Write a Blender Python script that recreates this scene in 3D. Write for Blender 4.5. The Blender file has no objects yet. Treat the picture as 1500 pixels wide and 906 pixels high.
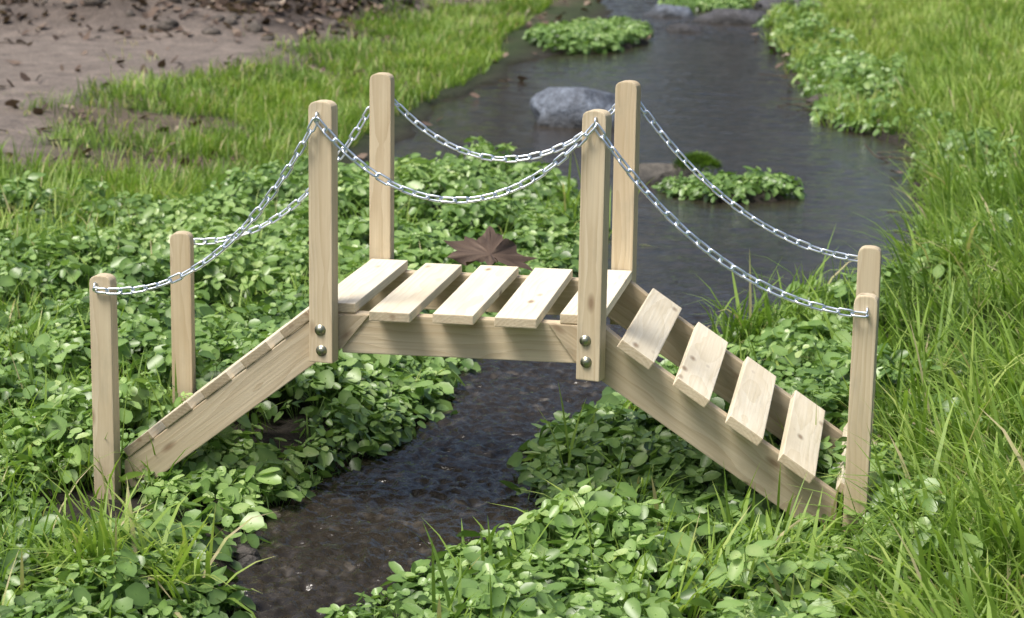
import bpy, bmesh, math, random
import numpy as np
from mathutils import Matrix, Vector
from mathutils import noise as mn
rng=np.random.default_rng(7); random.seed(7)
scene=bpy.context.scene
# ---------------------------------------------------------------- helpers
def link(o,parent=None):
    scene.collection.objects.link(o)
    if parent: o.parent=parent
    return o
_tabs={}
def vnoise(x,y,s,seed=0):
    if seed not in _tabs: _tabs[seed]=np.random.default_rng(100+seed).random((256,256))
    t=_tabs[seed]; x=np.asarray(x,float)/s; y=np.asarray(y,float)/s
    xi=np.floor(x).astype(int); yi=np.floor(y).astype(int); fx=x-xi; fy=y-yi
    fx=fx*fx*(3-2*fx); fy=fy*fy*(3-2*fy)
    a=t[xi&255,yi&255]; b=t[(xi+1)&255,yi&255]; c=t[xi&255,(yi+1)&255]; d=t[(xi+1)&255,(yi+1)&255]
    return (a*(1-fx)+b*fx)*(1-fy)+(c*(1-fx)+d*fx)*fy
def fbm(x,y,s,seed=0,o=3):
    r=0;w=0
    for i in range(o):
        r=r+vnoise(x,y,s/2**i,seed+i*7)*.5**i; w+=.5**i
    return r/w
def rotfbm(x,y,s,seed,o=3,a0=.5):
    r=0;w=0
    for i in range(o):
        a=a0+i*1.1; r=r+vnoise(x*math.cos(a)-y*math.sin(a)+3*i,x*math.sin(a)+y*math.cos(a),s/1.9**i,seed+i*7)*.5**i; w+=.5**i
    return r/w
def sst(a,b,x):
    t=np.clip((np.asarray(x,float)-a)/(b-a),0,1); return t*t*(3-2*t)
def mesh_np(name,V,Fc,mat,attrs=None,smooth=True,col=None):
    V=np.asarray(V,np.float32); Fc=np.asarray(Fc,np.int32); k=Fc.shape[1]
    me=bpy.data.meshes.new(name); me.vertices.add(len(V)); me.vertices.foreach_set('co',V.ravel())
    me.loops.add(Fc.size); me.loops.foreach_set('vertex_index',Fc.ravel())
    me.polygons.add(len(Fc)); me.polygons.foreach_set('loop_start',np.arange(0,Fc.size,k,dtype=np.int32))
    try: me.polygons.foreach_set('loop_total',np.full(len(Fc),k,dtype=np.int32))
    except Exception: pass
    me.update(calc_edges=True)
    me.polygons.foreach_set('use_smooth',np.full(len(Fc),smooth,dtype=bool))
    for n,a in (attrs or {}).items():
        at=me.attributes.new(n,'FLOAT','POINT'); at.data.foreach_set('value',np.asarray(a,np.float32).ravel())
    if col is not None:
        at=me.attributes.new('zonecol','FLOAT_COLOR','POINT')
        c=np.ones((len(V),4),np.float32); c[:,:3]=col; at.data.foreach_set('color',c.ravel())
    me.materials.append(mat)
    return link(bpy.data.objects.new(name,me))
# ---------------------------------------------------------------- node helpers
def newmat(n):
    m=bpy.data.materials.new(n); m.use_nodes=True; nt=m.node_tree
    b=nt.nodes['Principled BSDF']; return m,nt,b
def N(nt,t,**k):
    n=nt.nodes.new(t)
    for a,v in k.items(): setattr(n,a,v)
    return n
def ramp(nt,stops,src=None):
    r=N(nt,'ShaderNodeValToRGB'); e=r.color_ramp.elements
    while len(e)<len(stops): e.new(.5)
    for i,(p,c) in enumerate(stops): e[i].position=p; e[i].color=(*c,1) if len(c)==3 else c
    if src is not None: nt.links.new(src,r.inputs[0])
    return r.outputs[0]
def noise(nt,vec,scale,detail=4,rough=.55,dist=0):
    n=N(nt,'ShaderNodeTexNoise'); n.inputs['Scale'].default_value=scale; n.inputs['Detail'].default_value=detail
    n.inputs['Roughness'].default_value=rough; n.inputs['Distortion'].default_value=dist
    if vec is not None: nt.links.new(vec,n.inputs['Vector'])
    return n.outputs['Fac']
def mapping(nt,vec,scale=(1,1,1),rot=(0,0,0),loc=(0,0,0)):
    m=N(nt,'ShaderNodeMapping'); nt.links.new(vec,m.inputs[0]); m.inputs['Scale'].default_value=scale
    m.inputs['Rotation'].default_value=rot; m.inputs['Location'].default_value=loc; return m.outputs[0]
def mixc(nt,f,a,b,mode='MIX'):
    m=N(nt,'ShaderNodeMix',data_type='RGBA',blend_type=mode)
    for s,v in ((m.inputs[0],f),(m.inputs[6],a),(m.inputs[7],b)):
        if hasattr(v,'node'): nt.links.new(v,s)
        else: s.default_value=v if not isinstance(v,tuple) else (*v,1)
    return m.outputs[2]
def math_(nt,op,a,b=0.,c=0.,clamp=False):
    m=N(nt,'ShaderNodeMath',operation=op,use_clamp=clamp)
    for i,v in enumerate((a,b,c)):
        if hasattr(v,'node'): nt.links.new(v,m.inputs[i])
        else: m.inputs[i].default_value=v
    return m.outputs[0]
def bump(nt,b,h,strength,dist):
    n=N(nt,'ShaderNodeBump'); n.inputs['Strength'].default_value=strength
    n.inputs['Distance'].default_value=dist; nt.links.new(h,n.inputs['Height']); nt.links.new(n.outputs[0],b.inputs['Normal'])
def attr(nt,n):
    a=N(nt,'ShaderNodeAttribute'); a.attribute_name=n; return a
# ---------------------------------------------------------------- materials
def wood_mat(name,c0,c1,c2,stain=.35):
    m,nt,b=newmat(name)
    tc=N(nt,'ShaderNodeTexCoord'); oi=N(nt,'ShaderNodeObjectInfo')
    cmb=N(nt,'ShaderNodeCombineXYZ')
    nt.links.new(math_(nt,'MULTIPLY',oi.outputs['Random'],7.3),cmb.inputs[0])
    nt.links.new(math_(nt,'MULTIPLY_ADD',math_(nt,'FRACT',math_(nt,'MULTIPLY',oi.outputs['Random'],17.7)),.06,-.03),cmb.inputs[1])
    nt.links.new(math_(nt,'MULTIPLY_ADD',math_(nt,'FRACT',math_(nt,'MULTIPLY',oi.outputs['Random'],41.1)),.05,.012),cmb.inputs[2])
    add=N(nt,'ShaderNodeVectorMath',operation='ADD'); nt.links.new(tc.outputs['Object'],add.inputs[0]); nt.links.new(cmb.outputs[0],add.inputs[1])
    P=add.outputs[0]
    dn=N(nt,'ShaderNodeTexNoise'); dn.inputs['Scale'].default_value=5; dn.inputs['Detail'].default_value=2; nt.links.new(mapping(nt,P,(1,3,3)),dn.inputs['Vector'])
    sub=N(nt,'ShaderNodeVectorMath',operation='MULTIPLY_ADD'); nt.links.new(dn.outputs['Color'],sub.inputs[0]); sub.inputs[1].default_value=(0,.02,.02); nt.links.new(P,sub.inputs[2])
    w=N(nt,'ShaderNodeTexWave',wave_type='RINGS',rings_direction='X',wave_profile='SAW'); w.inputs['Scale'].default_value=62; w.inputs['Distortion'].default_value=.5; w.inputs['Detail'].default_value=2
    nt.links.new(sub.outputs[0],w.inputs['Vector'])
    fine=noise(nt,mapping(nt,P,(6,260,260)),1,5,.6)
    big=noise(nt,mapping(nt,P,(3,20,20)),1,3,.5)
    col=ramp(nt,[(0,c0),(.55,c1),(1,c2)],w.outputs['Fac'])
    col=mixc(nt,.5,col,ramp(nt,[(.25,(c2[0]*.92,c2[1]*.9,c2[2]*.86)),(.75,c0)],fine))
    col=mixc(nt,math_(nt,'MULTIPLY',ramp(nt,[(.45,(0,0,0)),(.75,(1,1,1))],big),.45),col,(c2[0]*.8,c2[1]*.75,c2[2]*.68))
    v=N(nt,'ShaderNodeTexVoronoi'); v.inputs['Scale'].default_value=1; v.inputs['Randomness'].default_value=1; nt.links.new(mapping(nt,P,(9,22,22)),v.inputs['Vector'])
    k=ramp(nt,[(.05,(1,1,1)),(.16,(0,0,0))],v.outputs['Distance'])
    col=mixc(nt,math_(nt,'MULTIPLY',k,.75),col,(.2,.12,.065))
    st=ramp(nt,[(.52,(0,0,0)),(.72,(1,1,1))],noise(nt,mapping(nt,P,(9,26,26),(0,0,0),(3,1,2)),1,5,.65))
    col=mixc(nt,math_(nt,'MULTIPLY',st,stain),col,(.36,.325,.235))
    tone=math_(nt,'MULTIPLY_ADD',math_(nt,'FRACT',math_(nt,'MULTIPLY',oi.outputs['Random'],5.3)),.24,.88)
    hsv=N(nt,'ShaderNodeHueSaturation'); nt.links.new(col,hsv.inputs['Color']); nt.links.new(tone,hsv.inputs['Value'])
    gp=N(nt,'ShaderNodeNewGeometry'); sx=N(nt,'ShaderNodeSeparateXYZ'); nt.links.new(gp.outputs['Position'],sx.inputs[0])
    wet=math_(nt,'ADD',sx.outputs[2],math_(nt,'MULTIPLY',noise(nt,P,30,4),.08))
    wf=ramp(nt,[(0,(1,1,1)),(1,(0,0,0))],math_(nt,'MULTIPLY_ADD',wet,9,2.1,True))
    col=mixc(nt,math_(nt,'MULTIPLY',wf,.4),hsv.outputs[0],(.24,.18,.11))
    nt.links.new(col,b.inputs['Base Color'])
    b.inputs['Roughness'].default_value=.75; b.inputs['Specular IOR Level'].default_value=.3
    h=math_(nt,'ADD',math_(nt,'MULTIPLY',w.outputs['Fac'],.4),fine)
    bump(nt,b,h,.4,.0013)
    return m
M_post=wood_mat('pine_post',(.69,.60,.43),(.63,.535,.365),(.50,.40,.255),.45)
M_deck=wood_mat('pine_board',(.87,.80,.64),(.83,.75,.58),(.71,.62,.44),.2)
M_str=wood_mat('pine_beam',(.66,.57,.41),(.60,.505,.35),(.47,.375,.245),.45)
M_end=wood_mat('pine_end_grain',(.50,.42,.29),(.42,.345,.23),(.30,.235,.15),.5)

M_zinc,nt,b=newmat('galvanised_steel'); b.inputs['Metallic'].default_value=1; b.inputs['Roughness'].default_value=.36
tc=N(nt,'ShaderNodeTexCoord'); nt.links.new(ramp(nt,[(.3,(.66,.74,.84)),(.7,(.90,.95,1.0))],noise(nt,tc.outputs['Object'],90,3)),b.inputs['Base Color'])
M_bolt,nt,b=newmat('yellow_zinc'); b.inputs['Metallic'].default_value=1; b.inputs['Roughness'].default_value=.36
tc=N(nt,'ShaderNodeTexCoord'); nt.links.new(ramp(nt,[(.3,(.26,.27,.19)),(.7,(.52,.52,.4))],noise(nt,tc.outputs['Object'],120,3)),b.inputs['Base Color'])

def leaf_mat(name,stops,rough=.42,trans=.3,spec=.5):
    m,nt,b=newmat(name)
    a=attr(nt,'tint'); tc=N(nt,'ShaderNodeTexCoord')
    n=noise(nt,tc.outputs['Object'],40,2)
    f=math_(nt,'ADD',a.outputs['Fac'],math_(nt,'MULTIPLY_ADD',n,.3,-.15),0,True)
    c=ramp(nt,stops,f); nt.links.new(c,b.inputs['Base Color']); b.inputs['Roughness'].default_value=rough
    b.inputs['Specular IOR Level'].default_value=spec
    t=N(nt,'ShaderNodeBsdfTranslucent'); mx=N(nt,'ShaderNodeMixShader'); mx.inputs[0].default_value=trans
    nt.links.new(mixc(nt,1.,c,(1.4,1.5,.8),'MULTIPLY'),t.inputs[0])
    nt.links.new(b.outputs[0],mx.inputs[1]); nt.links.new(t.outputs[0],mx.inputs[2]); nt.links.new(mx.outputs[0],nt.nodes['Material Output'].inputs[0])
    return m
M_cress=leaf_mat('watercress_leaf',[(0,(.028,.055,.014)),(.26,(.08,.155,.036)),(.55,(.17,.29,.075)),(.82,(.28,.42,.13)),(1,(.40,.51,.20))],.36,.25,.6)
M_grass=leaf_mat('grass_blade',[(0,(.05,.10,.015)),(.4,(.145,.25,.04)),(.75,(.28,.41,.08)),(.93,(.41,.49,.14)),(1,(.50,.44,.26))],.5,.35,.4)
M_tree=leaf_mat('tree_leaf',[(0,(.015,.03,.010)),(.6,(.05,.08,.025)),(1,(.10,.14,.04))],.5,.2)
M_dry=leaf_mat('dry_leaf',[(0,(.05,.033,.025)),(.5,(.14,.098,.073)),(.85,(.26,.20,.15)),(1,(.38,.32,.26))],.7,.08,.3)

M_ground,nt,b=newmat('ground_soil')
tc=N(nt,'ShaderNodeTexCoord'); a=attr(nt,'zonecol')
n1=noise(nt,tc.outputs['Object'],9,7,.7); n2=noise(nt,tc.outputs['Object'],80,5,.7)
c=mixc(nt,1.,a.outputs['Color'],ramp(nt,[(.32,(.6,.59,.58)),(.66,(1.22,1.2,1.18))],n1),'MULTIPLY')
c=mixc(nt,1.,c,ramp(nt,[(.3,(.55,.55,.55)),(.65,(1.22,1.22,1.22))],n2),'MULTIPLY')
nt.links.new(c,b.inputs['Base Color']); b.inputs['Roughness'].default_value=.9
bump(nt,b,math_(nt,'ADD',n1,math_(nt,'MULTIPLY',n2,.5)),.9,.045)

# water
M_water,nt,b=newmat('stream_water')
gp=N(nt,'ShaderNodeNewGeometry'); sx=N(nt,'ShaderNodeSeparateXYZ'); nt.links.new(gp.outputs['Position'],sx.inputs[0])
near=ramp(nt,[(.0,(1,1,1)),(1,(0,0,0))],math_(nt,'MULTIPLY_ADD',sx.outputs[1],.7,-.75,True))
P=gp.outputs['Position']
bed=noise(nt,P,22,5,.7)
dn=N(nt,'ShaderNodeTexNoise'); dn.inputs['Scale'].default_value=30; dn.inputs['Detail'].default_value=2; nt.links.new(P,dn.inputs['Vector'])
sub=N(nt,'ShaderNodeVectorMath',operation='MULTIPLY_ADD'); nt.links.new(dn.outputs['Color'],sub.inputs[0]); sub.inputs[1].default_value=(.03,.03,0); nt.links.new(P,sub.inputs[2])
vo=N(nt,'ShaderNodeTexVoronoi'); vo.inputs['Scale'].default_value=34; nt.links.new(sub.outputs[0],vo.inputs['Vector'])
sc_=N(nt,'ShaderNodeSeparateColor'); nt.links.new(vo.outputs['Color'],sc_.inputs[0])
peb=ramp(nt,[(.0,(.025,.021,.016)),(.5,(.055,.047,.037)),(1,(.11,.097,.08))],sc_.outputs[0])
peb=mixc(nt,ramp(nt,[(.25,(0,0,0)),(.55,(1,1,1))],vo.outputs['Distance']),peb,(.02,.017,.013))
peb=mixc(nt,ramp(nt,[(.42,(0,0,0)),(.66,(1,1,1))],bed),(.022,.018,.013),peb)
colw=mixc(nt,near,ramp(nt,[(.3,(.014,.012,.009)),(.7,(.050,.040,.029))],bed),peb)
nt.links.new(colw,b.inputs['Base Color']); b.inputs['Roughness'].default_value=.05; b.inputs['IOR'].default_value=1.42
rC=noise(nt,mapping(nt,P,(70,130,1),(0,0,.2)),1,3,.6,.3)
bump(nt,b,rC,.6,.003)

def rock_mat(name,ca,cb):
    m,nt,b=newmat(name); tc=N(nt,'ShaderNodeTexCoord'); P=tc.outputs['Object']
    n=noise(nt,P,14,6,.65); c=ramp(nt,[(.3,ca),(.7,cb)],n)
    c=mixc(nt,.6,c,ramp(nt,[(.4,(.35,.35,.35)),(.6,(1.2,1.2,1.2))],noise(nt,P,70,4,.7)),'MULTIPLY')
    g=N(nt,'ShaderNodeNewGeometry'); s=N(nt,'ShaderNodeSeparateXYZ'); nt.links.new(g.outputs['Position'],s.inputs[0])
    lowf=ramp(nt,[(0,(1,1,1)),(1,(0,0,0))],math_(nt,'MULTIPLY_ADD',math_(nt,'ADD',s.outputs[2],math_(nt,'MULTIPLY',n,.04)),20,5.4,True))  # stone colour darkens towards its base, edge broken up by noise
    c=mixc(nt,math_(nt,'MULTIPLY',lowf,.8),c,(.02,.02,.018))
    nt.links.new(c,b.inputs['Base Color']); b.inputs['Roughness'].default_value=.7
    bump(nt,b,n,.9,.03); return m
M_rock=rock_mat('blue_grey_stone',(.06,.07,.09),(.20,.235,.29))
M_rock2=rock_mat('brown_stone',(.08,.07,.055),(.2,.18,.15))
M_peb=rock_mat('pebble_stone',(.055,.045,.035),(.16,.135,.11))
M_dark=rock_mat('wet_stone',(.03,.03,.033),(.10,.10,.11))
M_bark,nt,b=newmat('bark'); tc=N(nt,'ShaderNodeTexCoord')
n=noise(nt,mapping(nt,tc.outputs['Object'],(8,8,2)),1,6,.7); nt.links.new(ramp(nt,[(.3,(.025,.018,.012)),(.7,(.11,.085,.06))],n),b.inputs['Base Color']); b.inputs['Roughness'].default_value=.9; bump(nt,b,n,.8,.03)

# ---------------------------------------------------------------- site layout
LY=np.array([[-6,-.5],[-3,-.36],[-.9,-.21],[-.48,-.21],[-.3,-.25],[-.17,-.28],[-.05,-.32],[.11,-.27],[.28,-.25],[.41,-.21],[.66,-.17],[.81,-.17],[1,-.20],[1.5,-.14],[2.09,-.11],[2.6,-.15],[3.25,-.28],[3.5,-.85],[4.1,-1.03],[5.05,-1.09],[6.05,-.98],[6.76,-.97],[7.14,-.83],[7.37,-.6],[8.5,-.65],[9.5,-1.0],[12,-1.3],[22,-2.5]])
RY=np.array([[-6,-.03],[-3,.04],[-.9,-.0],[-.49,-.04],[-.39,-.04],[-.23,.02],[-.11,.10],[.06,.15],[.22,.10],[.43,.08],[.55,.07],[.66,.13],[.83,.17],[1.2,.28],[1.7,.46],[1.93,.62],[2.19,.67],[2.58,.70],[3.12,.72],[4.07,.69],[4.71,.57],[4.95,.38],[5.88,.24],[7.91,.05],[9.52,-.13],[12,-.5],[22,-1.5]])
def wob(y,s): return (.035*(fbm(y,y*0,.12,s)-.5)*2)+sst(2.6,4,y)*.10*(fbm(y,y*0,.6,s+3)-.5)*2
def Lf(y): return np.interp(y,LY[:,0],LY[:,1])+wob(y,31)
def Rf(y): return np.interp(y,RY[:,0],RY[:,1])+wob(y,37)
ISL=[(.17,3.27,.20,.13),(-.86,7.9,.27,.75),(-.5,10.1,.25,.5)]
def isl(x,y):
    r=np.zeros_like(x)
    for cx,cy,rx,ry in ISL: r=np.maximum(r,sst(1.15,.75,np.hypot((x-cx)/rx,(y-cy)/ry)+.5*(fbm(x,y,.15,41)-.5)))
    return r
def chan(x,y):
    l=Lf(y);r=Rf(y)
    return sst(-.03,.05,x-l)*sst(-.03,.05,r-x)*(1-isl(x,y))
WZ=-.30
def gz(x,y):
    l=Lf(y);r=Rf(y)
    z=-.287+.012*(fbm(x,y,.3,3)-.5)
    lim=np.where(y<1.3,.66,np.maximum(r,.35))
    z=z+np.where(x>r,.07*sst(.03,.6,x-lim),0)+.12*sst(1.0,4,x)+.5*sst(4,25,x)
    z=z+.05*sst(.4,1.2,-1.05-x+0*y)*sst(2.2,3.2,y)
    bank=sst(6.4,8.6,y+.25*(x+3)+.8*(fbm(x,y,1.2,5)-.5))*sst(-1.75,-2.8,x+.4*(fbm(x,y,.8,9)-.5))
    z=z+bank*(.5+.3*(fbm(x,y,.5,11)-.4)+.2*(fbm(x,y,.16,12)-.5))
    z=z+.5*sst(5,25,-x)+.8*sst(16,40,y)*1.0
    z=z+.02*(fbm(x,y,.25,6)-.5)*(1-chan(x,y))*sst(2,3,y)
    return z*(1-chan(x,y))+(-.365+.03*(fbm(x,y,.1,8)-.5))*chan(x,y)
def axis(lo,hi,step,LO,HI):
    a=list(np.arange(lo,hi,step)); s=step
    b=[];v=lo
    while v>LO: s*=1.25; v-=s; b.append(v)
    c=[];s=step;v=a[-1]
    while v<HI: s*=1.25; v+=s; c.append(v)
    return np.array(b[::-1]+a+c)
X=axis(-5.5,2.2,.03,-90,90); Y=axis(-1.2,12,.03,-60,140)
gx,gy=np.meshgrid(X,Y); gxf=gx.ravel(); gyf=gy.ravel(); gzv=gz(gxf,gyf)
nx,ny=len(X),len(Y); idx=np.arange(nx*ny).reshape(ny,nx)
Fq=np.stack([idx[:-1,:-1],idx[:-1,1:],idx[1:,1:],idx[1:,:-1]],-1).reshape(-1,4)
def pathmask(x,y):
    e=.5*(fbm(x,y,.7,21)-.5)
    xb=np.interp(y,[2,2.6,3.3,4.1,4.76,6.87,9.88,14],[-1.75,-1.8,-1.95,-2.15,-2.0,-1.9,-1.85,-2.2])
    return sst(.15,-.15,x-xb+e)*sst(2.4,3.4,y+e*2)
def bankmask(x,y):
    return sst(6.5,7.3,y+.25*(x+3)+.8*(fbm(x,y,1.2,5)-.5))*sst(-1.7,-2.2,x+.4*(fbm(x,y,.8,9)-.5))
green=np.array([.045,.075,.018]);mud=np.array([.034,.027,.018]);sand=np.array([.285,.24,.205]);lit=np.array([.095,.073,.06]);dry=np.array([.17,.135,.095]);bedc=np.array([.05,.042,.032])
def zonecol(x,y):
    c=np.tile(mud,(len(x),1))
    def mx(c,col,f): return c*(1-f[:,None])+col*f[:,None]
    c=mx(c,green,sst(.1,.4,x-np.maximum(Rf(y),.3)))
    c=mx(c,green*.9,sst(2.2,3,y)*sst(-.9,-1.2,x))
    c=mx(c,dry,sst(.56,.44,fbm(x,y,.45,101))*sst(2.4,3.2,y)*sst(-1.1,-1.5,x))
    c=mx(c,sand,pathmask(x,y)); c=mx(c,lit,bankmask(x,y)*(.5+.5*sst(.35,.55,fbm(x,y,.5,121))))
    c=mx(c,bedc,chan(x,y))
    far=sst(12,18,y)+sst(3,6,x)+sst(-5,-8,x)+sst(-2,-6,y)
    return mx(c,green*1.1,np.clip(far,0,1))
ground=mesh_np('ground',np.stack([gxf,gyf,gzv],1),Fq,M_ground,col=zonecol(gxf,gyf))
# rippled water surface (real wave relief)
def ripple(x,y):
    wx=x+.06*(rotfbm(x,y,.16,130,2)-.5); wy=y+.06*(rotfbm(x,y,.16,140,2,1.)-.5)
    nf=1-sst(1.0,2.4,y)
    a=.45; u=wx*math.cos(a)-wy*math.sin(a); v=wx*math.sin(a)+wy*math.cos(a)
    r1=1-np.abs(2*rotfbm(u*1.1,v*1.3,.036,131,3,.2)-1)
    r2=1-np.abs(2*rotfbm(u*1.0,v*1.6,.018,150,2,.9)-1)
    near_=.0150*r1+.0050*r2
    ff=.0060*rotfbm(x*.6,y*1.6,.075,133,3,.1)+.0034*rotfbm(x*.7,y*1.6,.034,137,2,.3)
    riff=sst(7.6,8.6,y)*.016*(1-np.abs(2*rotfbm(x,y,.08,160,2)-1))
    patch=.25+1.3*rotfbm(x,y,.5,165,2)
    return nf*(near_-.012)+(1-nf)*((ff-.004)*patch+riff*.8)
W=[];Fw=[];base=0
for (y0,y1,dy,nc) in ((-6,-.9,.06,8),(-.9,1.7,.0045,130),(1.7,10.6,.014,140),(10.6,22,.08,8)):
    yr=np.arange(y0,y1+dy,dy); l=Lf(yr)-.07; r=Rf(yr)+.07
    t=np.linspace(0,1,nc); xx=l[:,None]+(r-l)[:,None]*t[None]; yy=np.repeat(yr[:,None],nc,1)
    edge=sst(0,.12,t)*sst(1,.88,t)
    zz=WZ+ripple(xx,yy)*(.3+.7*edge[None])
    W.append(np.stack([xx,yy,zz],-1).reshape(-1,3)); ii=base+np.arange(len(yr)*nc).reshape(len(yr),nc)
    Fw.append(np.stack([ii[:-1,:-1],ii[:-1,1:],ii[1:,1:],ii[1:,:-1]],-1).reshape(-1,4)); base+=len(yr)*nc
stream=mesh_np('stream_water',np.concatenate(W),np.concatenate(Fw),M_water)

# ---------------------------------------------------------------- watercress
def sprig_template(r,n):
    V=[];T=[];Fs=[]
    ph=r.random()*6.28
    for j in range(n):
        t=j/(n-1); az=ph+j*2.4+r.normal()*.25
        d=.003+.024*t+r.random()*.006; z=-.020*t*t+r.random()*.007
        rad=.0045+.0070*min(1,t*1.5)+r.random()*.0028
        tilt=.12+.5*t+r.normal()*.28; roll=r.normal()*.3
        c=Vector((math.cos(az)*d,math.sin(az)*d,z))
        M=Matrix.Rotation(az,3,'Z')@Matrix.Rotation(tilt,3,'Y')@Matrix.Rotation(roll,3,'X')
        b0=len(V); V.append(c+M@Vector((0,0,-.001))); T.append(.10)
        asp=r.uniform(.72,.95)
        for k in range(9):
            a=k/9*2*math.pi; rr=rad*(1+.14*math.cos(a*1)+.06*math.cos(3*a+1)+r.normal()*.04)
            p=Vector((math.cos(a)*rr*1.12,math.sin(a)*rr*asp,rr*(.06+.16*abs(math.sin(a))-.12*max(0,math.cos(a)))))
            V.append(c+M@p); T.append(-.03)
        for k in range(9): Fs.append((b0,b0+1+k,b0+1+(k+1)%9))
        lt=(r.random()-.5)*.38+.22*(1-t)
        for q in range(b0,len(V)): T[q]+=lt
        s0=len(V); pz=Vector((0,0,-.045)); sd=Vector((-math.sin(az),math.cos(az),0))*.0009
        V+= [c-sd,c+sd,pz+sd]; T+=[.25,.25,.1]; Fs.append((s0,s0+1,s0+2))
    return np.array(V),np.array(T),np.array(Fs)
r0=np.random.default_rng(5)
TPL=[sprig_template(r0,n) for n in (6,7,8,7,9,6,8,5)]
def view_ok(x,y,m=.35):
    return (x>-.49-.4*(y+.57)-m-.1)&(x<.82+.05*(y+.3)+m)&(y>-.85)
def clear(x,y): # plants trodden down round the foot of the left ramp
    return 1-.92*sst(1.15,.75,np.hypot((x+.545)/.085,(y+.085)/.12))
def cressdens(x,y):
    l=Lf(y);r=Rf(y)
    top=2.5+.5*(fbm(x,y,.4,71)-.5)*2+sst(-1.15,-.95,x)*.85
    hole=.18+.82*sst(.32,.48,fbm(x,y,.13,77))
    A=(x<l+.005)*sst(0,-.2,y-top)*(1-.65*sst(-.8,-1.4,x)*sst(.4,.6,fbm(x,y,.25,78)))*hole*clear(x,y)
    B=(x>r-.005)*(y<1.1)*sst(.80,.58,x+.2*(fbm(x,y,.2,73)-.5))*hole
    C=(isl(x,y)>.4)*1.0
    D=(x>r)*(x<r+.25)*(y>1.1)*.25+(x>r)*(x<.62)*(y>4.7)*(y<6.6)*.35
    return np.clip(np.maximum.reduce([A,B,C,D]),0,1)
def low(x,y):
    return (1-.88*np.exp(-(((x+.52)/.18)**2+((y+.15)/.22)**2)))*(1-.72*np.exp(-(((x-.52)/.2)**2+((y+.14)/.2)**2)))*(1-.4*np.exp(-(((x-.0)/.25)**2+((y-.7)/.3)**2)))
def canopy(x,y):
    l=Lf(y);r=Rf(y)
    e=np.where(x<(l+r)/2,l-x,x-r); e=np.where(isl(x,y)>.3,.05,e)
    h=.012+.105*sst(.2,.8,fbm(x,y,.17,81))*sst(-.03,.2,e)+.035*(fbm(x,y,.6,82)-.4)
    return np.maximum(h,.006)*low(x,y)
def scatter(nper,x0,x1,y0,y1,dens,rg):
    n=int(nper*(x1-x0)*(y1-y0)); x=rg.uniform(x0,x1,n); y=rg.uniform(y0,y1,n)
    k=view_ok(x,y)&(rg.random(n)<dens(x,y)); return x[k],y[k]
rg=np.random.default_rng(11)
xs_=[];ys_=[]
for (a,bb,c,d,den) in ((-2.6,1.3,-.85,2.2,2300),(-2.6,1.3,2.2,4,1700),(-1.6,.9,4,10.5,900)):
    x,y=scatter(den,a,bb,c,d,cressdens,rg); xs_.append(x);ys_.append(y)
cx=np.concatenate(xs_);cy=np.concatenate(ys_)
VV=[];FF=[];TT=[];off=0
which=rg.integers(0,len(TPL),len(cx))
for t,(V,T,Fs) in enumerate(TPL):
    s=which==t; x=cx[s];y=cy[s];n=len(x)
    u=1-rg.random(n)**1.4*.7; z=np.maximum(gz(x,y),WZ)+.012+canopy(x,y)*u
    az=rg.random(n)*6.283; tx=rg.normal(0,.28,n); ty=rg.normal(0,.28,n)-.12
    sc=rg.uniform(.72,1.3,n)*np.where(rg.random(n)<.2,.65,1)*(.82+.4*fbm(x,y,.25,84))
    ca,sa=np.cos(az),np.sin(az)
    P=V[None]*sc[:,None,None]
    X1=P[...,0]*ca[:,None]-P[...,1]*sa[:,None]; Y1=P[...,0]*sa[:,None]+P[...,1]*ca[:,None]; Z1=P[...,2]
    Z2=Z1+X1*tx[:,None]+Y1*ty[:,None]*-1
    out=np.stack([X1+x[:,None]-Z1*tx[:,None],Y1+y[:,None]+Z1*ty[:,None],Z2+z[:,None]],-1)
    tint=np.clip(.05+.46*u[:,None]+.40*(fbm(x,y,.35,91)[:,None]-.5)+rg.normal(0,.09,n)[:,None]+T[None],0,1)  # low sprigs tinted darker: shade inside the canopy painted into the colour
    VV.append(out.reshape(-1,3));TT.append(tint.ravel())
    FF.append((Fs[None]+(np.arange(n)*len(V))[:,None,None]+off).reshape(-1,3)); off+=n*len(V)
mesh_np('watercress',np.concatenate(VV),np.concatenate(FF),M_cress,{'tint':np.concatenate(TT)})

# ---------------------------------------------------------------- grass
def blades(x,y,z,ln,wd,th0,curv,az,tint,K=4):
    n=len(x); ts=np.linspace(0,1,K+1)
    px=np.zeros(n);pz=np.zeros(n);rows=[];tt=[]
    dx,dy=np.cos(az),np.sin(az)
    for i,t in enumerate(ts):
        if i>0:
            th=th0+curv*(t-.5/K); px=px+np.sin(th)*ln/K; pz=pz+np.cos(th)*ln/K
        w=wd*(.65+.6*t if t<.4 else (1-((t-.4)/.6)**1.7)*.89+.02)*.5
        cxx=x+dx*px;cyy=y+dy*px
        rows.append(np.stack([cxx-dy*w,cyy+dx*w,z+pz],-1)); rows.append(np.stack([cxx+dy*w,cyy-dx*w,z+pz],-1))
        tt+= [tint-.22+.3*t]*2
    V=np.stack(rows,1); T=np.stack(tt,1); m=2*(K+1)
    f=np.array([[2*i,2*i+1,2*i+3,2*i+2] for i in range(K)])
    return V.reshape(-1,3),(f[None]+(np.arange(n)*m)[:,None,None]).reshape(-1,4),np.clip(T,0,1).ravel()
gV=[];gF=[];gT=[];goff=0
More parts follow.
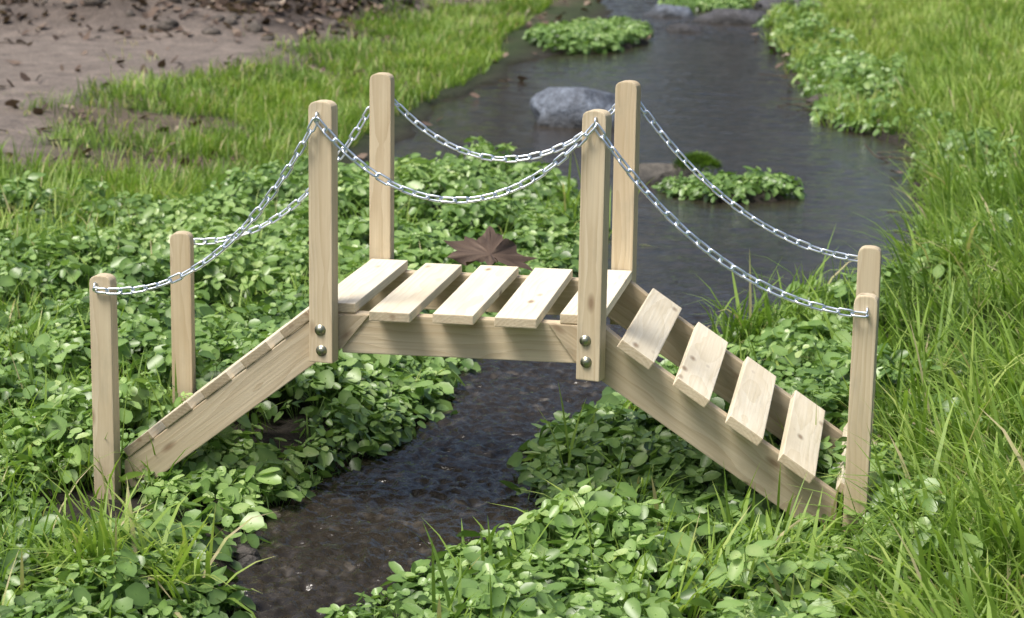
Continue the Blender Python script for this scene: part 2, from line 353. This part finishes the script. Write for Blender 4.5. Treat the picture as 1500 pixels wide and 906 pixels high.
def addb(x,y,lmin,lmax,wmin,wmax,tint,lean=.25,curv=.9,azb=None,azs=9,dryf=.03):
    global goff
    k=~((x>-.64)&(x<-.38)&(y>-.36)&(y<.01)&(rg.random(len(x))<.85)); x=x[k];y=y[k]
    n=len(x)
    if n==0: return
    z=gz(x,y)-.005; ln=rg.uniform(lmin,lmax,n)*rg.uniform(.6,1.15,n)
    az=rg.uniform(0,6.283,n) if azb is None else rg.normal(azb,azs,n)
    if azb is None:
        fl=fbm(x,y,.25,110)*9; az=np.where(rg.random(n)<.55,fl+rg.normal(0,.6,n),az)
    t=np.clip(tint+.7*(fbm(x,y,.3,95)-.5)+rg.normal(0,.13,n),.05,.9); t=np.where(rg.random(n)<dryf,1.15,t)
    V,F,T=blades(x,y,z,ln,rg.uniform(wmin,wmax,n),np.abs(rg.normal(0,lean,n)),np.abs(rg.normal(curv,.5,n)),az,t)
    gV.append(V);gF.append(F+goff);gT.append(T);goff+=len(V)
def gR(x,y):
    r=Rf(y); n=fbm(x,y,.22,97)
    return np.where(y<1.1,sst(.56,.74,x+.25*(n-.5)),sst(-.02,.06,x-r))*(.25+.75*sst(.32,.6,n))
x,y=scatter(10500,.3,1.35,-.85,1.2,gR,rg); addb(x,y,.04,.13,.0022,.0055,.62,dryf=.07)
x,y=scatter(9000,.3,1.45,1.2,3.2,gR,rg); addb(x,y,.05,.14,.0025,.005,.66,dryf=.05)
x,y=scatter(6500,.15,1.6,3.2,6.2,gR,rg); addb(x,y,.05,.12,.003,.006,.74)
x,y=scatter(3600,-.5,1.9,6.2,13,gR,rg); addb(x,y,.05,.11,.005,.009,.80)
def gRl(x,y): return sst(.0,.05,x-np.maximum(Rf(y),.62))*sst(.55,.2,x-np.maximum(Rf(y),.62))*sst(.42,.62,fbm(x,y,.18,99))
x,y=scatter(3400,.3,1.45,-.8,3.6,gRl,rg); addb(x,y,.14,.28,.004,.010,.6,.3,1.1,azb=math.pi*1.1,azs=.9)
x,y=scatter(1500,.1,1.4,3.4,8,gRl,rg); addb(x,y,.1,.2,.005,.008,.65,.3,1.1,azb=math.pi,azs=1)
def gL(x,y):
    w=np.interp(y,[2.4,3,4,6.8,7.4,9,11],[-1.0,-1.02,-1.1,-1.08,-1.25,-1.3,-1.35])
    n=fbm(x,y,.45,101)
    return (x<w+.1*(fbm(x,y,.2,102)-.5))*sst(2.2,2.9,y+1.2*(n-.5))*np.clip(1-1.1*pathmask(x,y),0,1)**1.5*np.clip(1-1.1*bankmask(x,y),0,1)*(.06+.94*sst(.43,.57,n+.16*sst(-1.7,-1.25,x)))
x,y=scatter(7500,-2.9,-.9,2.2,4.6,gL,rg); addb(x,y,.04,.11,.0028,.005,.56,dryf=.09)
x,y=scatter(5500,-3.6,-.9,4.6,11.5,gL,rg); addb(x,y,.04,.1,.004,.008,.60,dryf=.09)
def gD(x,y): return pathmask(x,y)*(1-bankmask(x,y))*sst(.66,.78,fbm(x,y,.3,111))*.5+.25*sst(.55,.42,fbm(x,y,.45,101))*(x<-1.2)*(y>2.4)*(1-bankmask(x,y))*(1-pathmask(x,y))
x,y=scatter(1600,-3.6,-1.1,2.4,8,gD,rg); addb(x,y,.03,.07,.003,.005,.5,.5,1.2,dryf=.5)
def gM(x,y):
    return (x<Lf(y)-.15)*(y<2.9)*sst(.48,.68,fbm(x,y,.2,103)+.5*sst(-.2,.55,-.60-.26*y*.9-x))
x,y=scatter(5200,-2.4,-.3,-.85,2.9,gM,rg); addb(x,y,.06,.16,.0028,.006,.62,dryf=.06)
def gN(x,y): return (x>Rf(y)+.05)*sst(.55,.72,fbm(x,y,.12,107)+.14*sst(.2,.6,x))
x,y=scatter(2600,.05,.8,-.8,1.4,gN,rg); addb(x,y,.06,.16,.003,.008,.6)
def gA(x,y): return (x<Lf(y)-.03)*sst(.58,.75,fbm(x,y,.1,108))
x,y=scatter(900,-1.4,.0,-.8,3.2,gA,rg); addb(x,y,.05,.13,.002,.005,.6)
def tuft(cx_,cy_,n,rad,l0,l1,tint=.6,w0=.004,w1=.009,lean=.4,curv=1.2):
    x=cx_+rg.normal(0,rad,n);y=cy_+rg.normal(0,rad,n); addb(x,y,l0,l1,w0,w1,tint,lean,curv)
for t in [(-.40,-.44,170,.035,.12,.22,.7),(-.30,-.46,110,.03,.1,.2,.7),(-.5,-.45,90,.04,.08,.15,.7),(-.68,.03,110,.03,.07,.16,.7),(-.545,-.02,14,.02,.04,.10),
          (.33,1.25,110,.05,.12,.26),(.42,1.5,90,.05,.12,.24),(.25,-.12,30,.04,.1,.18,.65),(.47,-.16,45,.03,.08,.16,.7),(.40,-.33,60,.05,.1,.18,.7),
          (.60,-.16,50,.04,.05,.11),(.68,-.35,140,.06,.1,.22,.7),(.76,.02,120,.06,.12,.25,.65),(.74,.5,140,.07,.12,.27,.65),(.66,.9,140,.07,.12,.26,.65),(-.16,2.55,50,.05,.15,.30,.7),(.78,-.2,110,.05,.14,.26,.75),
          (-.9,.7,80,.05,.08,.17),(-.8,.3,80,.05,.08,.17),(-1.0,1.3,80,.06,.1,.2),(-.60,-.47,70,.05,.08,.16,.7),(.1,-.25,14,.04,.08,.14)]: tuft(*t)
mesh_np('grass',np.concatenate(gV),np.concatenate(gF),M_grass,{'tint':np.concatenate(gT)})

# ---------------------------------------------------------------- leaf litter, clods, pebbles, twigs
def flakes(name,x,y,zoff,smin,smax,tint,mat):
    n=len(x); z=gz(x,y); z=np.maximum(z,WZ+.003)+zoff
    base=np.array([[0,-.55,0],[.32,-.2,.12],[.36,.2,.02],[0,.62,.16],[-.36,.2,.1],[-.32,-.2,.02],[0,0,-.04]])
    F=np.array([[6,i,(i+1)%6] for i in range(6)])
    s=rg.uniform(smin,smax,n); az=rg.uniform(0,6.28,n); tx=rg.normal(0,.45,n);ty=rg.normal(0,.45,n)
    P=base[None]*s[:,None,None]; P=P*(1+rg.normal(0,.25,P.shape))
    X1=P[...,0]*np.cos(az)[:,None]-P[...,1]*np.sin(az)[:,None]; Y1=P[...,0]*np.sin(az)[:,None]+P[...,1]*np.cos(az)[:,None]
    Z=P[...,2]+X1*tx[:,None]+Y1*ty[:,None]
    V=np.stack([X1+x[:,None],Y1+y[:,None],Z+z[:,None]],-1).reshape(-1,3)
    T=np.repeat(np.clip(rg.normal(tint,.28,n),0,1),7)
    return mesh_np(name,V,(F[None]+(np.arange(n)*7)[:,None,None]).reshape(-1,3),mat,{'tint':T})
def dl(x,y):
    return np.clip(bankmask(x,y)*(.18+.8*sst(.42,.62,fbm(x,y,.4,120)))+.012*sst(2.3,3,y)*(x<-1.1)+.05*sst(2.3,3,y)*(x<-1.1)*sst(.56,.44,fbm(x,y,.45,101))*(1-pathmask(x,y)),0,1)*(1-chan(x,y))
x,y=scatter(1500,-5,-1.1,2.3,12.5,dl,rg)
x2=rg.uniform(-1,.75,160);y2=rg.uniform(3.3,9,160); k=(np.abs(x2-Rf(y2))<.1)|(np.abs(x2-Lf(y2))<.1)
flakes('leaf_litter',np.concatenate([x,x2[k]]),np.concatenate([y,y2[k]]),.008,.015,.055,.42,M_dry)
def pebs(name,x,y,s,mat,sink=.3):
    bm=bmesh.new(); bmesh.ops.create_icosphere(bm,subdivisions=1,radius=1); bv=np.array([v.co[:] for v in bm.verts]); bf=np.array([[v.index for v in f.verts] for f in bm.faces]); bm.free()
    n=len(x); P=bv[None]*(1+rg.normal(0,.15,(n,len(bv),1)))*s[:,None,None]*np.stack([rg.uniform(.8,1.3,n),rg.uniform(.7,1.1,n),rg.uniform(.4,.8,n)],-1)[:,None,:]
    az=rg.uniform(0,6.28,n); X1=P[...,0]*np.cos(az)[:,None]-P[...,1]*np.sin(az)[:,None]; Y1=P[...,0]*np.sin(az)[:,None]+P[...,1]*np.cos(az)[:,None]
    V=np.stack([X1+x[:,None],Y1+y[:,None],P[...,2]+(gz(x,y)+s*sink)[:,None]],-1).reshape(-1,3)
    return mesh_np(name,V,(bf[None]+(np.arange(n)*len(bv))[:,None,None]).reshape(-1,3),mat)
x,y=scatter(50,-5,-1.8,6,12.5,lambda x,y:bankmask(x,y),rg); pebs('soil_clods',x,y,rg.uniform(.015,.06,len(x)),M_peb,.0)
x1,y1=scatter(900,-.5,.8,-.8,8,lambda x,y:(np.minimum(np.abs(x-Rf(y)),np.abs(x-Lf(y)))<.07)*.5,rg)
pebs('pebbles',x1,y1,rg.uniform(.006,.022,len(x1)),M_peb,.1)
tv=[];tf=[];o=0
for i in range(110):
    x=rg.uniform(-4.5,-1.3);y=rg.uniform(2.8,11)
    if i<24: y=rg.uniform(1.8,7);x=float(Rf(y))+rg.normal(0,.06)
    a=rg.uniform(0,3.14);l=rg.uniform(.06,.25);z=float(gz(np.array([x]),np.array([y]))[0])+.015; z=max(z,WZ+.01)
    d=np.array([math.cos(a),math.sin(a),rg.normal(0,.15)]);s=np.array([-math.sin(a),math.cos(a),0])*.003;u=np.array([0,0,.004]);p=np.array([x,y,z])
    for q in (p-d*l/2,p+np.array([rg.normal(0,.01),rg.normal(0,.01),.005]),p+d*l/2): tv+=[q-s,q+s,q+u]
    for k in (0,3):
        for j in range(3): tf.append([o+k+j,o+k+(j+1)%3,o+k+3+(j+1)%3,o+k+3+j])
    o+=9
mesh_np('twigs',tv,tf,M_bark)

# ---------------------------------------------------------------- rocks
def rock(name,loc,size,mat,seed,rot=0):
    bm=bmesh.new(); bmesh.ops.create_icosphere(bm,subdivisions=5,radius=1)
    for v in bm.verts:
        p=v.co.copy(); d=1+.45*mn.noise(p*1.0+Vector((seed,0,0)))+.20*mn.noise(p*2.3+Vector((0,seed,0)))+.05*mn.noise(p*7)
        q=p*d
        for pl in ((.6,-.5,.62,.68),(-.5,-.55,.66,.70),(.1,.2,.97,.66),(.9,0,.3,.8),(-.2,-.95,.1,.7)):
            nn=Vector(pl[:3]).normalized(); dd=q.dot(nn)-pl[3]
            if dd>0: q-=nn*dd*.85
        v.co=Vector((q.x*size[0],q.y*size[1],q.z*size[2]))
    me=bpy.data.meshes.new(name); bm.to_mesh(me); bm.free(); me.materials.append(mat)
    for p in me.polygons: p.use_smooth=True
    o=link(bpy.data.objects.new(name,me)); o.location=loc; o.rotation_euler=(0,0,rot); return o
rock('rock',(-.455,4.72,-.285),(.175,.14,.155),M_rock,3)
rock('rock',(-.04,3.50,-.295),(.12,.08,.065),M_rock2,8,.3)
rock('rock',(-.24,9.0,-.28),(.21,.13,.085),M_dark,5)
rock('rock',(.02,9.9,-.28),(.2,.14,.09),M_dark,6)
rock('rock',(-.62,9.3,-.28),(.14,.12,.07),M_rock,9)
rock('rock',(-.45,8.4,-.29),(.10,.08,.05),M_dark,15)
rock('rock',(.40,5.4,-.28),(.1,.1,.05),M_peb,12)
n=1800; a=rg.uniform(0,6.28,n); r=np.sqrt(rg.random(n)); x=.05+.07*r*np.cos(a); y=3.47+.05*r*np.sin(a); z=-.262+.040*np.sqrt(np.maximum(0,1-r*r))*(.7+.6*fbm(x,y,.03,170))
V,F,T=blades(x,y,z,rg.uniform(.008,.02,n),rg.uniform(.002,.004,n),np.abs(rg.normal(.3,.3,n)),np.full(n,.5),a,np.clip(rg.normal(.22,.18,n),0,1),2)
mesh_np('moss',V,F,M_grass,{'tint':T})

# ---------------------------------------------------------------- trees beyond the meadow (seen in the water)
def tree(x0,y0,h,cr,seed):
    r=np.random.default_rng(seed); root=bpy.data.objects.new('tree',None); link(root); root.location=(x0,y0,float(gz(np.array([x0]),np.array([y0]))[0])-.05)
    V=[];F=[]
    def tube(p0,p1,r0_,r1_,k=8):
        d=(p1-p0).normalized(); s=d.orthogonal().normalized(); t=d.cross(s); m=4; b0=len(V)
        for i in range(m+1):
            c=p0.lerp(p1,i/m)+Vector(r.normal(0,.02,3))*(0<i<m); rr=r0_+(r1_-r0_)*i/m
            for j in range(k): a=j/k*6.283; V.append(c+s*math.cos(a)*rr+t*math.sin(a)*rr)
        for i in range(m):
            for j in range(k): F.append((b0+i*k+j,b0+i*k+(j+1)%k,b0+(i+1)*k+(j+1)%k,b0+(i+1)*k+j))
    tube(Vector((0,0,0)),Vector((r.normal(0,.1),r.normal(0,.1),h*.8)),.05*h/2.2,.02)
    tips=[]
    for i in range(16):
        z=h*r.uniform(.15,.8); a=r.uniform(0,6.28); p0=Vector((0,0,z)); l=cr*r.uniform(.5,1)*(1.1-z/h*.5); p1=p0+Vector((math.cos(a)*l,math.sin(a)*l,l*.45)); tube(p0,p1,.035,.01,5); tips+=[p0.lerp(p1,.6),p1]
    o=mesh_np('trunk',[v[:] for v in V],F,M_bark); o.parent=root
    n=3000; ti=r.integers(0,len(tips),n); C=np.array([t[:] for t in tips])[ti]+r.normal(0,.24*cr/1.4,(n,3)); s=r.uniform(.05,.1,n)
    A=r.normal(size=(n,3));A/=np.linalg.norm(A,axis=1)[:,None];B=np.cross(A,r.normal(size=(n,3)));B/=np.linalg.norm(B,axis=1)[:,None]
    Q=np.stack([C-A*s[:,None],C+B*s[:,None]*.5,C+A*s[:,None],C-B*s[:,None]*.5],1).reshape(-1,3)
    o=mesh_np('crown',Q,np.arange(4*n).reshape(-1,4),M_tree,{'tint':np.repeat(r.random(n),4)}); o.parent=root
for t in [(-7,15,4.5,2,1),(-4.6,14.5,4.4,2.1,2),(-2.6,15.5,4.6,1.8,3),(-.9,19,3.6,1.2,4),(2.6,17,4.2,1.4,5),(4.8,15,5,2,6)]: tree(*t)

# ---------------------------------------------------------------- the footbridge
bridge=bpy.data.objects.new('wooden_footbridge',None); link(bridge)
def finish(bm,name,mat,M,bev=.0016,seg=2):
    bmesh.ops.recalc_face_normals(bm,faces=bm.faces)
    if bev: bmesh.ops.bevel(bm,geom=list(bm.edges),offset=bev,segments=seg,affect='EDGES',profile=.6,clamp_overlap=True)
    me=bpy.data.meshes.new(name); bm.to_mesh(me); bm.free(); me.materials.append(mat)
    for p in me.polygons: p.use_smooth=False
    o=bpy.data.objects.new(name,me); link(o,bridge); o.matrix_local=M; return o
def poly_prism(name,pts,d0,d1,mat,M,bev=.0016,nseg=1):
    bm=bmesh.new(); a=[bm.verts.new((p[0],p[1],d0)) for p in pts]; b=[bm.verts.new((p[0],p[1],d1)) for p in pts]
    bm.faces.new(a); bm.faces.new(b[::-1])
    for i in range(len(pts)): j=(i+1)%len(pts); bm.faces.new((a[i],b[i],b[j],a[j]))
    return finish(bm,name,mat,M,bev)
def MX(ex,ey,ez,loc):
    M=Matrix.Identity(4)
    for i,e in enumerate((ex,ey,ez)):
        for j in range(3): M[j][i]=e[j]
    M.translation=Vector(loc); return M
def box(name,L,w,t,mat,M,bev=.0016,endmat=None):
    j=lambda s:random.uniform(-s,s)
    pts=[(-L/2,-w/2+j(.0007)),(L/2,-w/2+j(.0007)),(L/2,w/2+j(.0007)),(-L/2,w/2+j(.0007))]
    o=poly_prism(name,pts,-t/2,t/2,mat,M,bev)
    if endmat:
        o.data.materials.append(endmat)
        for p in o.data.polygons:
            if abs(p.normal.x)>.85: p.material_index=1
    return o
def post(name,x,y,z0,z1,w,d,yaw=0,lean=0):
    L=z1-z0; r=.013; pts=[(0,-w/2),(L-r,-w/2)]
    for k in range(1,8):
        a=math.pi*k/8
        pts.append((L-r+r*math.sin(a)**.8,-w/2*math.copysign(abs(math.cos(a))**.75,math.cos(a))))
    pts+=[(L-r,w/2),(0,w/2)]
    Rz=Matrix.Rotation(yaw,4,'Z')@Matrix.Rotation(lean,4,'Y')
    M=Matrix.Translation((x,y,z0))@Rz@MX((0,0,1),(1,0,0),(0,1,0),(0,0,0))
    return poly_prism(name,pts,-d/2,d/2,M_post,M,.0018)
D=.025
post('post_1',-.5405,0,-.305,.060,.0345,D,math.radians(-4))
post('post_2',-.2,0,-.056,.333,.037,D,math.radians(-8))
post('post_3',.2,0,-.062,.333,.0365,D,math.radians(-13),math.radians(.3))
post('post_4',.591,0,-.275,.083,.0335,D,math.radians(-4),math.radians(.4))
post('post_5',-.5405,.39,-.305,.058,.035,D,math.radians(3))
post('post_6',-.2,.39,-.056,.333,.036,D,math.radians(-3))
post('post_7',.2,.39,-.062,.333,.036,D,math.radians(-10))
post('post_8',.591,.39,-.285,.083,.036,D,math.radians(-3))
BW,G,T=.0616,.0921,.0145
for i in range(5):
    xc=-2*G+i*G; y0=-.029 if i in(1,2,3) else .0155; y1=.362 if i in(1,2,3) else .374
    y0+=random.uniform(-.002,.002)*(i in (1,2,3))
    L=y1-y0; M=Matrix.Translation((xc+random.uniform(-.001,.001),(y0+y1)/2,.0302-T/2+random.uniform(-.0006,.0006)))@Matrix.Rotation(math.radians(random.uniform(-.6,.6)),4,'Z')@MX((0,1,0),(-1,0,0),(0,0,1),(0,0,0))
    box('deck_board_%d'%(i+1),L,BW,T,M_deck,M,endmat=M_str)
al=math.atan(.664)
for k in range(5):
    w=.0575; s=Vector((.250+.0783*k,0,.006-.052*k)); d=Vector((math.cos(al),0,-math.sin(al))); n=Vector((math.sin(al),0,math.cos(al)))
    y0=-.029 if k<4 else .016; y1=.362 if k<4 else .374
    if k==4: s=s+Vector((.006,0,.002))
    c=s+d*w/2-n*T/2; c.y=(y0+y1)/2+random.uniform(-.002,.002)*(k<4)
    M=Matrix.Translation(c)@Matrix.Rotation(math.radians(random.uniform(-.8,.8)),4,'Z')@MX((0,1,0),tuple(-d),tuple(n),(0,0,0))
    box('ramp_tread_%d'%(k+1),y1-y0,w,T,M_deck,M,endmat=M_str)
al2=math.atan(.8)
for k in range(5):
    w=.052; d=Vector((-math.cos(al2),0,-math.sin(al2))); n=Vector((-math.sin(al2),0,math.cos(al2))); s=Vector((-.226,0,.020))+d*(.006+.0795*k)
    y0=.0125;y1=.372; c=s+d*w/2-n*T/2; c.y=(y0+y1)/2
    M=Matrix.Translation(c)@MX((0,1,0),tuple(-d),tuple(n),(0,0,0))
    box('ramp_tread_%d'%(k+6),y1-y0,w,T,M_deck,M,endmat=M_end)
def stringer(name,pts,y0,y1,ang):
    c,s=math.cos(ang),math.sin(ang); cx_=sum(p[0] for p in pts)/len(pts); cz_=sum(p[1] for p in pts)/len(pts)
    loc=[((p[0]-cx_)*c+(p[1]-cz_)*s,-(p[0]-cx_)*s+(p[1]-cz_)*c) for p in pts]
    M=MX((c,0,s),(-s,0,c),(0,-1,0),(cx_,(y0+y1)/2,cz_)); h=(y1-y0)/2
    return poly_prism(name,loc,-h,h,M_str,M,.0014)
RS=[(.216,.0135),(.134,.0140),(.173,-.040),(.509,-.263),(.564,-.263),(.564,-.2200),(.246,-.0095)]
LS=[(-.210,.0125),(-.134,.0140),(-.175,-.038),(-.210,-.058),(-.512,-.292),(-.518,-.292),(-.518,-.2325),(-.222,.0035)]
MS=[(-.185,.0150),(.185,.0150),(.176,-.0440),(-.176,-.0460)]
for tag in ('front','back'):
    if tag=='front': a,b2=.0145,.034; ma,mb=.0185,.040
    else: a,b2=.356,.3755; ma,mb=.350,.3715
    stringer('ramp_beam_right_'+tag,RS,a,b2,-al); stringer('ramp_beam_left_'+tag,LS,a,b2,al2)
    stringer('deck_beam_'+tag,MS,ma,mb,0)
def bolt(name,x,y,z):
    bm=bmesh.new()
    prof=[(.0084,0),(.0084,.0012),(.0062,.0014),(.0060,.0026),(.005,.0040),(.003,.0049),(0.0004,.0052)]
    rings=[]
    for r,h in prof: rings.append([bm.verts.new((r*math.cos(a/20*6.2832),r*math.sin(a/20*6.2832),h)) for a in range(20)])
    for i in range(len(rings)-1):
        for j in range(20): bm.faces.new((rings[i][j],rings[i][(j+1)%20],rings[i+1][(j+1)%20],rings[i+1][j]))
    bm.faces.new(rings[-1])
    me=bpy.data.meshes.new(name); bm.to_mesh(me); bm.free(); me.materials.append(M_bolt)
    for p in me.polygons: p.use_smooth=True
    o=bpy.data.objects.new(name,me); link(o,bridge); o.location=(x,y,z); o.rotation_euler=(math.pi/2,0,0)
i=0
for (x,z) in [(-.202,-.006),(-.200,-.037),(.193,-.002),(.195,-.034),(.205,-.012)]:
    i+=1; bolt('bolt_%d'%i,x,-.0128 if i<5 else .3765,z)
def catenary(p0,p1,L,n=400):
    h=p1[0]-p0[0]; v=p1[2]-p0[2]; t=math.sqrt(L*L-v*v); lo,hi=.01,5
    for _ in range(80):
        a=(lo+hi)/2
        if 2*a*math.sinh(min(h/(2*a),60))>t: lo=a
        else: hi=a
    x0=h/2-a*math.atanh(v/L)
    xs=np.linspace(0,h,n); z=a*np.cosh((xs-x0)/a)-a*math.cosh(x0/a)
    P=np.stack([p0[0]+xs,np.linspace(p0[1],p1[1],n),p0[2]+z],1)
    s=np.concatenate([[0],np.cumsum(np.linalg.norm(np.diff(P,axis=0),axis=1))]); return P,s
def chain(name,p0,p1,L):
    P,s=catenary(p0,p1,L); tot=s[-1]; pitch=.0205; n=round(tot/pitch); pitch=tot/n
    hl=.0132-.0015; hw=.0050; rw=.0018; path=[]
    for k in range(9): a=-math.pi/2+math.pi*k/8; path.append((hl-hw+hw*math.cos(a),hw*math.sin(a)))
    for k in range(9): a=math.pi/2+math.pi*k/8; path.append((-(hl-hw)+hw*math.cos(a),hw*math.sin(a)))
    path=np.array(path); m=len(path); K=7; V=[];F=[]
    for i in range(n):
        sc=(i+.5)*pitch; c=np.array([np.interp(sc,s,P[:,q]) for q in range(3)])
        e=np.array([np.interp(sc+.005,s,P[:,q])-np.interp(sc-.005,s,P[:,q]) for q in range(3)]); e/=np.linalg.norm(e)
        yv=np.array([0,1,0.]); u=np.cross(e,yv); u/=np.linalg.norm(u); w=np.cross(e,u)
        ang=math.radians(30+90*(i%2)+rg.normal(0,9)); uu=u*math.cos(ang)+w*math.sin(ang); ww=np.cross(e,uu)
        b0=len(V)
        for k in range(m):
            tn=path[(k+1)%m]-path[k-1]; tn/=np.linalg.norm(tn); nn=np.array([tn[1],-tn[0]])
            for j in range(K):
                a=j/K*6.2832; q=path[k]+nn*rw*math.cos(a); V.append(c+e*q[0]+uu*q[1]+ww*rw*math.sin(a))
        for k in range(m):
            for j in range(K): F.append((b0+k*K+j,b0+k*K+(j+1)%K,b0+((k+1)%m)*K+(j+1)%K,b0+((k+1)%m)*K+j))
    o=mesh_np(name,V,F,M_zinc); o.parent=bridge
def staple(name,x,y,z):
    V=[];F=[];K=7;m=14;R=.0065;rw=.0016
    for k in range(m):
        a=math.pi*2*k/m
        for j in range(K):
            b=j/K*6.2832; rr=R+rw*math.cos(b); V.append((x+rw*math.sin(b),y+rr*math.cos(a)*.9,z+rr*math.sin(a)))
    for k in range(m):
        for j in range(K): F.append((k*K+j,k*K+(j+1)%K,((k+1)%m)*K+(j+1)%K,((k+1)%m)*K+j))
    o=mesh_np(name,V,F,M_zinc); o.parent=bridge
for tag,y in (('front',-.020),('back',.410)):
    a=[(-.547,y,.040),(-.205,y,.308),(.202,y,.314),(.595,y,.057)]
    chain('chain_left_'+tag,a[0],a[1],.462); chain('chain_deck_'+tag,a[1],a[2],.482); chain('chain_right_'+tag,a[2],a[3],.487)
    for q,p in enumerate(a): staple('staple_%s_%d'%(tag,q+1),p[0],p[1]+(.004 if tag=='front' else -.004),p[2]+.003)

# ---------------------------------------------------------------- dead maple leaf lying on the plants behind the deck
bm=bmesh.new()
lob=[(0,-.45),(.14,-.26),(.46,-.40),(.40,-.18),(.78,-.14),(.52,.06),(.86,.36),(.48,.32),(.46,.52),(.24,.30),(.22,.66),(.10,.56),(0,.82)]
pts=lob+[(-x*.9,y*random.uniform(.85,1.05)) for x,y in lob[-2:0:-1]]
c=bm.verts.new((0,-.1,0)); rim=[]
for i,(x,y) in enumerate(pts):
    rim.append(bm.verts.new((x,y,.10*math.sin(x*7+1)-.35*x*x-.25*(y**2)+random.uniform(-.12,.12))))
for i in range(len(rim)): bm.faces.new((c,rim[i],rim[(i+1)%len(rim)]))
bmesh.ops.subdivide_edges(bm,edges=bm.edges[:],cuts=2,smooth=0)
for v in bm.verts:
    a=math.atan2(v.co.x,v.co.y+.1); v.co.z+=.07*math.cos(a*9)*min(1,v.co.length*2)+random.uniform(-.02,.02)
s0=[bm.verts.new(p) for p in((-.012,-.1,.01),(.012,-.1,.01),(.08,-.75,.3),(.06,-.75,.3))]; bm.faces.new(s0)
me=bpy.data.meshes.new('dead_maple_leaf'); bm.to_mesh(me); bm.free(); me.materials.append(M_dry)
at=me.attributes.new('tint','FLOAT','POINT'); at.data.foreach_set('value',np.clip(rg.normal(.32,.12,len(me.vertices)),0,1).astype(np.float32))
for p in me.polygons:p.use_smooth=True
ml=link(bpy.data.objects.new('dead_maple_leaf',me)); ml.scale=(.100,.095,.075); ml.location=(-.030,.450,.038); ml.rotation_euler=(math.radians(22),math.radians(7),math.radians(14))

# ---------------------------------------------------------------- light, sky, camera
sd=Vector((-.34,-.34,.88)).normalized()
w=bpy.data.worlds.new('World'); scene.world=w; w.use_nodes=True; nt=w.node_tree
sky=nt.nodes.new('ShaderNodeTexSky'); sky.sky_type='NISHITA'; sky.sun_disc=False; sky.sun_elevation=math.asin(sd.z); sky.sun_rotation=math.atan2(sd.x,sd.y)
sky.air_density=1.0; sky.dust_density=5
nt.links.new(sky.outputs[0],nt.nodes['Background'].inputs[0]); nt.nodes['Background'].inputs[1].default_value=.15
sl=bpy.data.lights.new('sun','SUN'); sl.energy=4.0; sl.angle=math.radians(24); sl.color=(1,.96,.90)
so=link(bpy.data.objects.new('sun',sl)); so.rotation_euler=sd.to_track_quat('Z','Y').to_euler(); so.location=sd*20
yaw,pitch,roll=-.1646,.2068,.0138
Fv=Vector((math.sin(yaw)*math.cos(pitch),math.cos(yaw)*math.cos(pitch),-math.sin(pitch))); Rv=Vector((math.cos(yaw),-math.sin(yaw),0)); Uv=Rv.cross(Fv)
R2=Rv*math.cos(roll)+Uv*math.sin(roll); U2=-Rv*math.sin(roll)+Uv*math.cos(roll)
cam=bpy.data.cameras.new('camera'); cam.sensor_width=36; cam.lens=3420.7/1500*36; cam.clip_start=.05; cam.clip_end=500
cam.dof.use_dof=True; cam.dof.focus_distance=3.4; cam.dof.aperture_fstop=11
co=link(bpy.data.objects.new('camera',cam)); co.matrix_world=MX(tuple(R2),tuple(U2),tuple(-Fv),(.6294,-3.2915,.7368)); scene.camera=co
scene.view_settings.view_transform='Standard'; scene.view_settings.look='None'; scene.view_settings.exposure=0
